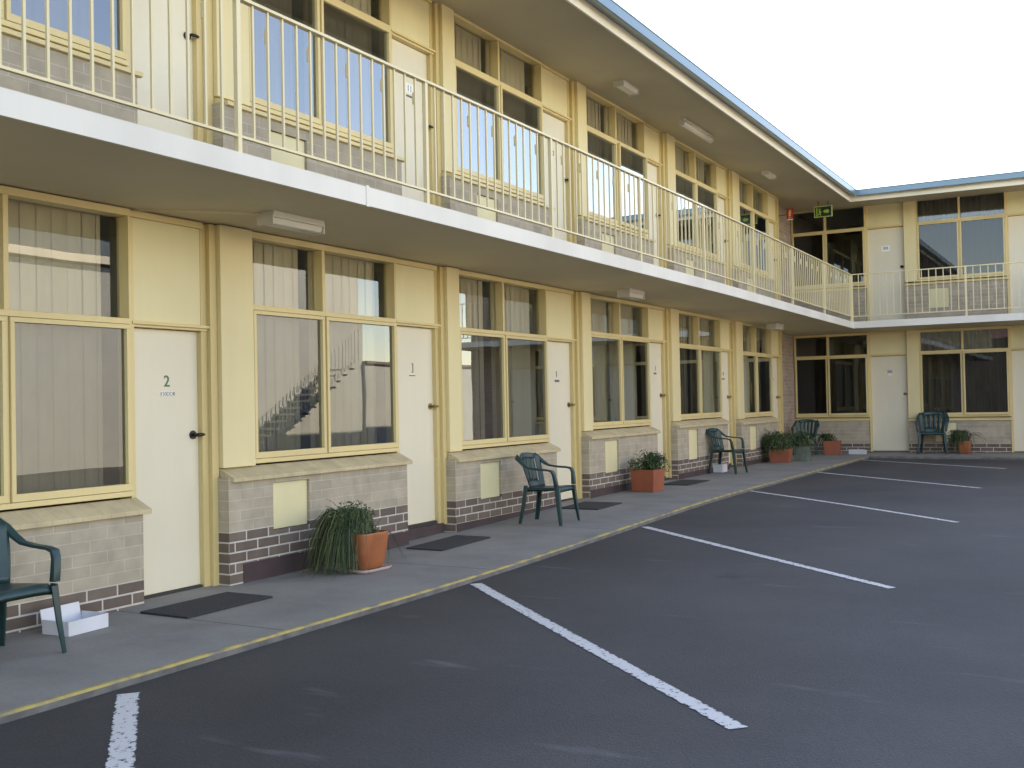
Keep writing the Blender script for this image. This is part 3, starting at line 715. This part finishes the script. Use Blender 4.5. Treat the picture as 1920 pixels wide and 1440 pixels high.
# ------------------------------------------------------------------ chairs
def strip(mb, path, wd, th):
    """ribbon with thickness: path points, wd = list of width vectors, th = list of thickness vectors"""
    rings = []
    for p, w_, t_ in zip(path, wd, th):
        p, w_, t_ = Vector(p), Vector(w_), Vector(t_)
        rings.append([p-w_-t_, p+w_-t_, p+w_+t_, p-w_+t_])
    for a, b_ in zip(rings, rings[1:]):
        for k in range(4): mb.poly([a[k], a[(k+1) % 4], b_[(k+1) % 4], b_[k]], sm=True)
    mb.poly(rings[0][::-1]); mb.poly(rings[-1])
def make_chair():
    t = empty('plastic_chair')
    # seat: gently dished grid, front edge rolled down
    mb = MB(); nx, ny = 8, 8; th = .012
    def sz(u, v):
        x = -.20+.43*u; y = (v-.5)*(.40+.06*u)
        z = .415 + .02*u - .022*math.sin(math.pi*u)*math.sin(math.pi*v) - .035*max(0, (u-.86)/.14)**2 - .012*(2*v-1)**4
        return (x, y, z)
    for i in range(nx):
        for j in range(ny):
            q = [sz(i/nx,j/ny), sz((i+1)/nx,j/ny), sz((i+1)/nx,(j+1)/ny), sz(i/nx,(j+1)/ny)]
            mb.poly(q, sm=True); mb.poly([(x,y,z-th) for x,y,z in q[::-1]], sm=True)
    per = [(i/nx,0) for i in range(nx)] + [(1,j/ny) for j in range(ny)] + [(1-i/nx,1) for i in range(nx)] + [(0,1-j/ny) for j in range(ny)]
    for p, q in zip(per, per[1:]+per[:1]):
        a, c = sz(*p), sz(*q)
        mb.poly([a, (a[0],a[1],a[2]-.034), (c[0],c[1],c[2]-.034), c], sm=True)
        mb.poly([(a[0],a[1],a[2]-.034), (a[0]*.98,a[1]*.98,a[2]-.012), (c[0]*.98,c[1]*.98,c[2]-.012), (c[0],c[1],c[2]-.034)])
    mb.build('seat', M['chair'], t)
    # backrest: frame plus vertical slats on a curved surface
    mb = MB()
    def bp(v, h, off=0):                       # v -1..1 across, h 0..1 up
        wv = .195+.055*math.sin(min(h, 1)*math.pi*.55)
        y = v*wv; x = -.205-.10*h + .075*v*v + off
        z = .40 + .41*h - .045*h*abs(v)**3
        return Vector((x, y, z))
    def patch(v0, v1, h0, h1, nv=4, nh=8, th=.009):
        for i in range(nv):
            for j in range(nh):
                va, vb = v0+(v1-v0)*i/nv, v0+(v1-v0)*(i+1)/nv; ha, hb = h0+(h1-h0)*j/nh, h0+(h1-h0)*(j+1)/nh
                mb.poly([bp(va,ha),bp(vb,ha),bp(vb,hb),bp(va,hb)], sm=True)
                mb.poly([bp(va,hb,-th),bp(vb,hb,-th),bp(vb,ha,-th),bp(va,ha,-th)], sm=True)
        for (va,ha),(vb,hb) in [((v0,h0+(h1-h0)*j/nh),(v0,h0+(h1-h0)*(j+1)/nh)) for j in range(nh)] + [((v1,h0+(h1-h0)*j/nh),(v1,h0+(h1-h0)*(j+1)/nh)) for j in range(nh)] \
              + [((v0+(v1-v0)*i/nv,h0),(v0+(v1-v0)*(i+1)/nv,h0)) for i in range(nv)] + [((v0+(v1-v0)*i/nv,h1),(v0+(v1-v0)*(i+1)/nv,h1)) for i in range(nv)]:
            mb.poly([bp(va,ha),bp(vb,hb),bp(vb,hb,-th),bp(va,ha,-th)])
    patch(-1,-.72,0,1); patch(.72,1,0,1); patch(-.72,.72,.84,1, 8, 3); patch(-.72,.72,0,.2, 8, 3)
    for c in (-.5,-.17,.17,.5): patch(c-.13, c+.13, .2, .84, 2, 7)
    mb.build('backrest', M['chair'], t)
    for s_ in (-1, 1):
        mb = MB()
        path = [(-.30,s_*.235,.775),(-.245,s_*.262,.735),(-.185,s_*.275,.685),(-.12,s_*.28,.648),(.0,s_*.282,.632),(.12,s_*.28,.625),(.175,s_*.276,.612),(.195,s_*.27,.57),(.205,s_*.258,.50),(.212,s_*.245,.43)]
        wd = [(0,.012,.012),(0,.018,.01),(0,.024,.004),(0,.027,0),(0,.028,0),(0,.027,0),(.004,.027,0),(0,.026,0),(0,.025,0),(0,.024,0)]
        thk = [(.012,0,.02),(.01,0,.014),(.006,0,.011),(.003,0,.010),(0,0,.010),(0,0,.010),(.008,0,.009),(.016,0,.004),(.02,0,0),(.022,0,0)]
        strip(mb, path, wd, thk); mb.build('armrest', M['chair'], t, bevel=.004)
        mb = MB()      # front leg: L-section, splayed
        strip(mb, [(.212,s_*.240,.42),(.235,s_*.252,.2),(.262,s_*.268,0)], [(0,.006,0)]*3, [(.030,0,0),(.024,0,0),(.015,0,0)])
        strip(mb, [(.236,s_*.222,.41),(.254,s_*.238,.2),(.275,s_*.258,0)], [(0,.022,0),(0,.018,0),(0,.012,0)], [(.005,0,0)]*3)
        mb.build('leg', M['chair'], t, bevel=.002)
        mb = MB()      # rear leg
        strip(mb, [(-.195,s_*.200,.44),(-.225,s_*.215,.2),(-.262,s_*.235,0)], [(0,.006,0)]*3, [(.026,0,0),(.024,0,0),(.018,0,0)])
        strip(mb, [(-.215,s_*.185,.44),(-.245,s_*.200,.2),(-.278,s_*.222,0)], [(0,.022,0),(0,.020,0),(0,.014,0)], [(.005,0,0)]*3)
        mb.build('leg', M['chair'], t, bevel=.002)
    return t
ch = make_chair()
CH = [(.60, 3.60, 2, 'green plastic armchair cut off by the left frame edge, nearest the camera'),
      (.69, 9.85, 3, 'green plastic armchair by the second potted plant-free brick apron, mid walkway'),
      (.40, 16.62, -4, 'dark green plastic armchair between the square potted shrub and the corner planter'),
      (.22, 22.35, -82, 'dark plastic armchair tucked into the inner corner of the motel'),
      (2.62, 23.02, -84, 'green plastic armchair against the right wing wall beside the last potted plant')]
CH[1] = (*CH[1][:3], 'green plastic armchair beside the second brick apron, between two door mats')
for i, (x, y, a, lb) in enumerate(CH):
    o = ch if i == 0 else copy_tree(ch)
    o.location = (x, y, gz(y)+.002); o.rotation_euler = (0, 0, R(a)); o.scale = (.9,)*3; o.scale = (1.05,)*3 if i == 4 else o.scale; tag(o, lb, 'chair', 'green plastic chairs outside the rooms')

# ------------------------------------------------------------------ door mats
for i, (x0, x1, y0, y1, lb) in enumerate([(.33,.76,4.80,5.58,'dark rubber mat in front of the door with green 2'), (.27,.66,7.86,8.70,'dark rubber mat left of the arching grass pot, nearer the second door'),
        (.25,.74,10.95,11.62,'dark rubber mat behind the mid walkway chair'), (.24,.66,14.1,15.0,'small dark mat behind the square potted shrub')]):
    if i == 1: lb = 'dark rubber mat on the walkway just right of the arching grass pot'
    mb = MB(); n = 6
    for k in range(n):
        a0, a1 = y0+(y1-y0)*k/n, y0+(y1-y0)*(k+1)/n; z0, z1 = gz(a0)+.0015, gz(a1)+.0015
        c = [(x0,a0,z0),(x1,a0,z0),(x1,a1,z1),(x0,a1,z1),(x0,a0,z0+.012),(x1,a0,z0+.012),(x1,a1,z1+.012),(x0,a1,z1+.012)]
        for q in ((0,3,2,1),(4,5,6,7),(1,2,6,5),(3,0,4,7)): mb.poly([c[j] for j in q])
        if k == 0: mb.poly([c[j] for j in (0,1,5,4)])
        if k == n-1: mb.poly([c[j] for j in (2,3,7,6)])
    tag(mb.build('door_mat', M['mat'], bevel=.003), lb, 'door mat', 'mats in front of the ground floor doors')

# ------------------------------------------------------------------ white trays
def tray(x, y, rz_, lx, ly, h, hb, label):
    t = empty('white_box', (x, y, gz(y)+.002), R(rz_), label=label, cat='box')
    b = MB(); th = .006
    b.box(-lx/2, lx/2, -ly/2, ly/2, 0, th)
    b.box(lx/2-th, lx/2, -ly/2, ly/2, th, h); b.box(-lx/2, lx/2-th, -ly/2, -ly/2+th, th, h); b.box(-lx/2, lx/2-th, ly/2-th, ly/2, th, h)
    b.build('tray', M['white_card'], t, bevel=.001)
    b = MB(); b.prism([(-lx/2, th), (-lx/2+th, th), (-lx/2-.02, hb), (-lx/2-.02-th, hb)], -ly/2+th, ly/2-th)
    b.v = [(y_, x_, z_) for x_, y_, z_ in b.v]
    b.build('back_flap', M['white_card'], t)
tray(.395, 4.26, 4, .22, .30, .085, .14, 'open white box with a raised back flap on the walkway beside the nearest chair')
tray(1.22, 22.6, 90, .12, .34, .085, .10, 'low white box beside the terracotta pot in the inner corner')
tray(.20, 16.85, 0, .16, .26, .13, .16, 'white box behind the legs of the third chair')

# ------------------------------------------------------------------ plants
def leaf_mat(name, c1, c2, c3):
    m_ = mat(name, c1, .5); N, L, b = nodes(m_)
    tc = N.new('ShaderNodeTexCoord'); sp = N.new('ShaderNodeSeparateXYZ'); L.new(tc.outputs['UV'], sp.inputs[0])
    cr = N.new('ShaderNodeValToRGB'); e_ = cr.color_ramp.elements; e_[0].color = (*c1,1); e_[1].color = (*c3,1); n = e_.new(.6); n.color = (*c2,1)
    L.new(sp.outputs[0], cr.inputs[0]); L.new(cr.outputs[0], b.inputs['Base Color'])
    b.inputs['Transmission Weight'].default_value = 0
    return m_
M['grass'] = leaf_mat('arching_blade', (.018,.045,.018), (.045,.09,.03), (.26,.26,.10))
M['leaf'] = leaf_mat('small_leaf', (.02,.05,.018), (.04,.09,.03), (.14,.20,.07))
def blades(mb, n, c, r0, spread, h, length, rr, bias=(0,0), wd=.006, zmin=None, droop=1.0):
    for _ in range(n):
        a = rr.uniform(0, 2*math.pi); r = r0*math.sqrt(rr.random())
        p = Vector((c[0]+r*math.cos(a), c[1]+r*math.sin(a), c[2]))
        a2 = a + rr.gauss(0, .5)
        hor = Vector((math.cos(a2)+bias[0], math.sin(a2)+bias[1], 0)) * spread * rr.uniform(.4, 1.1)
        up_ = h*rr.uniform(.6, 1.15); L_ = length*rr.uniform(.6, 1.1)
        seg = 8; pts = []; dr_ = droop*rr.uniform(.45,1.2); ph_ = rr.uniform(0,6.28); am = rr.gauss(0,.05); sd_ = hor.cross(Vector((0,0,1))).normalized()
        for k in range(seg+1):
            t = k/seg
            q = p + hor*L_*(t**1.1) + Vector((0,0, up_*(1-(1-min(t*1.7,1))**2) - dr_*L_*max(0, t-.3)**1.6*1.9)) + sd_*(am*math.sin(t*3+ph_)*t + rr.gauss(0,.002))
            q += Vector((rr.gauss(0,.004), rr.gauss(0,.004), 0))
            if zmin is not None and q.z < zmin: q.z = zmin + rr.random()*.01
            pts.append(q)
        side = hor.cross(Vector((0,0,1))); side = side.normalized() if side.length > 1e-6 else Vector((1,0,0))
        side = (side + Vector((rr.gauss(0,.5), rr.gauss(0,.5), rr.gauss(0,.4)))).normalized()
        u = rr.random()**1.5
        w0 = wd*rr.uniform(.6,1.3)
        for k in range(seg):
            wa = w0*(1-(k/seg)**2)*.5 + .0004; wb = w0*(1-((k+1)/seg)**2)*.5 + .0003
            mb.poly([pts[k]-side*wa, pts[k]+side*wa, pts[k+1]+side*wb, pts[k+1]-side*wb], uv=[(u,0)]*4)
def leaves(mb, n, c, rad, rr, size=.02, zmin=-9, stems=True):
    for _ in range(n):
        d = Vector((rr.gauss(0,1), rr.gauss(0,1), rr.gauss(0,1))); d.normalize(); d *= rr.random()**.45
        cl = noise.noise(Vector((d.x*2.3+c[0]*7, d.y*2.3, d.z*2.3)))
        if cl < -.12 and rr.random() < .75: continue
        p = Vector((c[0]+d.x*rad[0], c[1]+d.y*rad[1], c[2]+d.z*rad[2]))
        if p.z < zmin: continue
        a = Vector((rr.gauss(0,1), rr.gauss(0,1), rr.gauss(0,.7))).normalized()
        b_ = a.cross(Vector((rr.gauss(0,1), rr.gauss(0,1), rr.gauss(0,1)))).normalized()
        s_ = size*rr.uniform(.6,1.4); u = rr.random()**1.6
        mb.poly([p-a*s_, p+b_*s_*.35, p+a*s_, p-b_*s_*.35], uv=[(u,0)]*4)
def twigs(mb, n, c, h, spread, rr, bias=(0,0), leaf=.02):
    for _ in range(n):
        a = rr.uniform(0, 2*math.pi)
        d = Vector((math.cos(a)*spread+bias[0], math.sin(a)*spread+bias[1], 0))
        p = Vector(c); hh = h*rr.uniform(.6,1.1); pts = [p + d*t*rr.uniform(.95,1.05) + Vector((0,0,hh*(1-(1-t)**1.6))) for t in (0,.25,.5,.75,1)]
        mb.tube(pts, [.003,.0026,.002,.0016,.001], 4)
        for k in range(7):
            t = rr.uniform(.45,1); i = min(int(t*4),3); q = pts[i].lerp(pts[i+1], t*4-i)
            a_ = Vector((rr.gauss(0,1), rr.gauss(0,1), rr.gauss(0,.5))).normalized(); b_ = a_.cross(Vector((0,0,1))).normalized()
            mb.poly([q, q+a_*leaf+b_*leaf*.2, q+a_*leaf*2, q+a_*leaf-b_*leaf*.2], uv=[(.3,0)]*4)
def pot(kind, x, y, rz_, w_, h_, label, matn, build_plant, saucer=False, cat='potted plant', ly=None):
    t = empty('potted_plant', (x, y, gz(y)+.002), R(rz_), label=label, cat=cat, group='potted plants along the walkway')
    b = MB(); N = 48 if kind == 'round' else 4
    ly = ly or w_
    def ring(r, z, k=1.0):
        if kind == 'round':   # squarish rounded
            out = []
            for i in range(N):
                a = 2*math.pi*i/N; c_, s_ = math.cos(a), math.sin(a); m_ = (abs(c_)**7+abs(s_)**7)**(-1/7)
                out.append((c_*m_*r, s_*m_*r*ly/w_, z))
            return out
        return [(-r,-r*ly/w_,z),(r,-r*ly/w_,z),(r,r*ly/w_,z),(-r,r*ly/w_,z)]
    z0 = .016 if saucer else 0
    prof = [(w_*.36,z0),(w_*.42,z0+h_*.2),(w_*.46,z0+h_*.5),(w_*.485,z0+h_*.8),(w_*.50,z0+h_*.95),(w_*.50,z0+h_),(w_*.47,z0+h_),(w_*.46,z0+h_*.86)] if kind == 'round' \
        else [(w_*.44,z0),(w_*.49,z0+h_*.93),(w_*.50,z0+h_),(w_*.45,z0+h_),(w_*.44,z0+h_*.86)]
    rg = [ring(*p) for p in prof]
    for a, c in zip(rg, rg[1:]):
        n = len(a)
        for i in range(n): b.poly([a[i], a[(i+1) % n], c[(i+1) % n], c[i]], sm=kind == 'round')
    b.poly(rg[0][::-1]); b.build('pot', M[matn], t, bevel=.004)
    b = MB(); b.poly([(x_*.99, y_*.99, z_) for x_, y_, z_ in rg[-1]]); b.build('soil', M['soil'], t)
    if saucer:
        b = MB(); r1, r2 = ring(w_*.52, 0), ring(w_*.56, .028); r3 = ring(w_*.54, .028); r4 = ring(w_*.51, .013)
        for a, c in ((r1,r2),(r2,r3),(r3,r4)):
            for i in range(len(a)): b.poly([a[i], a[(i+1) % len(a)], c[(i+1) % len(a)], c[i]], sm=True)
        b.poly(r1[::-1]); b.poly(r4); b.build('saucer', mat('saucer_glaze', (.45,.33,.30), .25), t)
    build_plant(t, z0+h_)
    return t
def plant1(t, h):
    rr = random.Random(3); mb = MB()
    blades(mb, 1500, (-.08,-.07,h-.02), .10, .34, .22, .56, rr, bias=(-.45,-.70), wd=.006, zmin=.01, droop=1.15)
    blades(mb, 1100, (-.05,-.03,h-.02), .11, .40, .20, .30, rr, bias=(-.4,-.4), wd=.005, zmin=.01, droop=.8)
    blades(mb, 60, (-.05,-.06,h-.02), .08, .5, .2, .66, rr, bias=(-.1,-.8), wd=.006, zmin=.01, droop=1.25)
    blades(mb, 14, (.05,.08,h-.02), .05, .35, .03, .45, rr, bias=(.2,.9), wd=.006, zmin=.01, droop=1.3)
    mb.build('grass_blades', M['grass'], t, weld=False)
    mb = MB(); leaves(mb, 2600, (-.06,-.08,h+.09), (.20,.24,.17), rr, .013); leaves(mb, 90, (-.02,.13,h+.02), (.05,.06,.04), rr, .012)
    mb.tube([(0,.05,h-.02),(-.01,.06,h+.09),(-.015,.07,h+.2)], [.009,.008,.004], 6)
    twigs(mb, 16, (-.03,-.06,h), .26, .15, rr, bias=(-.04,-.07), leaf=.008); twigs(mb, 4, (.0,.12,h-.03), .13, .10, rr, (.0,.05), .01)
    mb.build('foliage', M['leaf'], t, weld=False)
pot('round', .60, 6.80, -4, .33, .29, 'glazed orange pot with long arching grass spilling over its left side', 'terra', plant1, saucer=True)
def plant2(t, h):
    rr = random.Random(5); mb = MB()
    leaves(mb, 1300, (.05,.08,h+.09), (.17,.18,.14), rr, .022, h-.03); leaves(mb, 420, (-.1,-.12,h+.07), (.13,.16,.09), rr, .018, h-.03)
    leaves(mb, 300, (.08,.26,h+.02), (.12,.14,.12), rr, .015, h-.12)
    twigs(mb, 26, (0,.05,h-.02), .22, .24, rr, (0,.02), .022)
    mb.build('foliage', M['leaf'], t, weld=False)
    mb = MB(); blades(mb, 26, (.02,.05,h), .08, .6, .26, .42, rr, bias=(0,.1), wd=.013, droop=.4); mb.build('grass_blades', M['grass'], t, weld=False)
pot('square', .45, 13.14, -4, .35, .29, 'square terracotta pot with a small leafy shrub and a few spiky stems', 'terrab', plant2)
def plant3(t, h):
    rr = random.Random(9); mb = MB()
    blades(mb, 700, (-.05,-.05,h), .16, .42, .24, .40, rr, bias=(-.3,-.2), wd=.010, zmin=.02, droop=.75); mb.build('grass_blades', M['grass'], t, weld=False)
    mb = MB(); leaves(mb, 2600, (-.06,0,h+.13), (.36,.36,.20), rr, .026, h-.12); twigs(mb, 30, (0,0,h), .36, .34, rr, (0,0), .024); mb.build('foliage', M['leaf'], t, weld=False)
pot('square', .44, 19.62, 5, .38, .25, 'low orange planter overflowing with dense dark grass near the inner corner', 'terrab', plant3)
M['greypot'] = noise_mat('grey_green_pot', (.10,.14,.11), (.16,.20,.16), 9, .35)
def plant3b(t, h):
    rr = random.Random(11); mb = MB()
    blades(mb, 350, (0,0,h), .10, .30, .20, .40, rr, wd=.010, zmin=.02, droop=1.0); mb.build('grass_blades', M['grass'], t, weld=False)
    mb = MB(); leaves(mb, 1300, (0,0,h+.1), (.24,.24,.2), rr, .026, h-.18); mb.build('foliage', M['leaf'], t, weld=False)
pot('square', .72, 20.1, 0, .28, .28, 'grey green pot of drooping grass right behind the low orange planter', 'greypot', plant3b)
def plant4(t, h):
    rr = random.Random(12); mb = MB()
    leaves(mb, 260, (-.05,0,h+.05), (.16,.16,.10), rr, .028, h-.05); twigs(mb, 12, (-.05,0,h-.02), .2, .2, rr, (-.1,0), .03); mb.build('foliage', M['leaf'], t, weld=False)
    mb = MB(); blades(mb, 160, (-.1,0,h), .06, .4, .16, .45, rr, bias=(-.8,0), wd=.012, zmin=.02); mb.build('grass_blades', M['grass'], t, weld=False)
pot('square', .74, 22.45, 6, .34, .28, 'square terracotta pot beside the chair tucked in the inner corner', 'terrab', plant4)
def plant5(t, h):
    rr = random.Random(14); mb = MB()
    blades(mb, 500, (-.05,0,h), .09, .40, .22, .46, rr, bias=(-.45,0), wd=.010, zmin=.02, droop=.9); blades(mb, 14, (.05,0,h), .04, .5, .22, .55, rr, bias=(1.2,0), wd=.014, zmin=.02, droop=.9)
    mb.build('grass_blades', M['grass'], t, weld=False)
    mb = MB(); leaves(mb, 900, (-.10,0,h+.08), (.24,.22,.16), rr, .024, h-.15); mb.build('foliage', M['leaf'], t, weld=False)
pot('round', 3.22, 23.02, 0, .26, .26, 'orange pot with drooping plant against the far right wing wall', 'terra', plant5)

# ------------------------------------------------------------------ neighbour across the car park (seen only mirrored in the panes)
NB = empty('neighbour_building', (13.2, 9, -.04), label='plain beige rendered building across the car park with an outside stair', cat='building')
def nwall(name, x0, x1, y0, y1, z1, m_):
    b = MB(); b.box(x0-13.2, x1-13.2, y0-9, y1-9, -.05, z1); return b.build(name, m_, NB)
M['render'] = noise_mat('beige_render', (.46,.485,.47), (.42,.445,.435), 2, .85)
nwall('wall', 13.2, 20, 6.0, 18.2, 4.5, M['render']); nwall('wall', 13.4, 20, 18.2, 25.0, 6.6, M['render'])
b = MB(); b.box(-.15, 7, -3.15, 9.2, 4.55, 4.72); b.build('roof', M['cream'], NB)
b = MB(); b.box(.0, 7, 9.25, 16.2, 6.65, 6.85); b.build('roof', M['cream'], NB)
st = MB()
for k in range(14): st.box(-1.0, -.02, 10.2+.28*k, 10.5+.28*k, .17*k+.12, .17*k+.17)
st.build('stair', M['render'], NB)
for xx in (-1.0, -.05):
    b = MB(); b.poly([(xx,10.2,.05),(xx,14.2,2.45),(xx,14.2,2.6),(xx,10.2,.2)]); b.poly([(xx+.04,10.2,.05),(xx+.04,14.2,2.45),(xx+.04,14.2,2.7),(xx+.04,10.2,.3)]); b.build('stringer', M['render'], NB)
b = MB()
for k in range(30): b.box(-1.0, -.98, 10.2+.14*k, 10.215+.14*k, .05+.0857*k+.1, 1.0+.0857*k)
b.build('handrail', M['lightb'], NB)

NB2 = empty('reflection_blocker_wall', (13.4, 32, -.05), label='plain unseen wall added to hide the low bright sky from the pane reflections', cat='wall')  # unseen wall, added to cover low sky glow mirrored in the panes
b = MB(); b.box(-.1, .1, -7, 25, 0, 2.6); b.build('wall', M['render'], NB2)
b = MB(); b.box(-.16, .16, -7, 25, 2.603, 2.68); b.build('coping', M['step'], NB2)
NB3 = empty('reflection_backdrop', (4, -22, -.05), label='low dark unseen building added behind the camera to darken the pane reflections', cat='building')  # unseen block, added so the right wing panes mirror something dark
b = MB(); b.box(-16, 20, -6, 0, 0, 4.6); b.build('wall', M['rear'], NB3)
b = MB(); b.prism([(-6.4, 4.6), (.5, 4.6), (-3, 6.6)], -16.4, 20.4); b.build('roof', M['plinth'], NB3)
for k in range(7):
    b = MB(); x_ = -13+4.8*k; b.box(x_, x_+1.5, .002, .04, 1.0, 2.3); b.build('window', M['trim'], NB3)

b = MB(); b.tube([(.02, 5.05, 2.698), (.30, 5.35, 2.706), (.56, 5.72, 2.712)], .006, 6); b.build('conduit', M['soffit'], B)
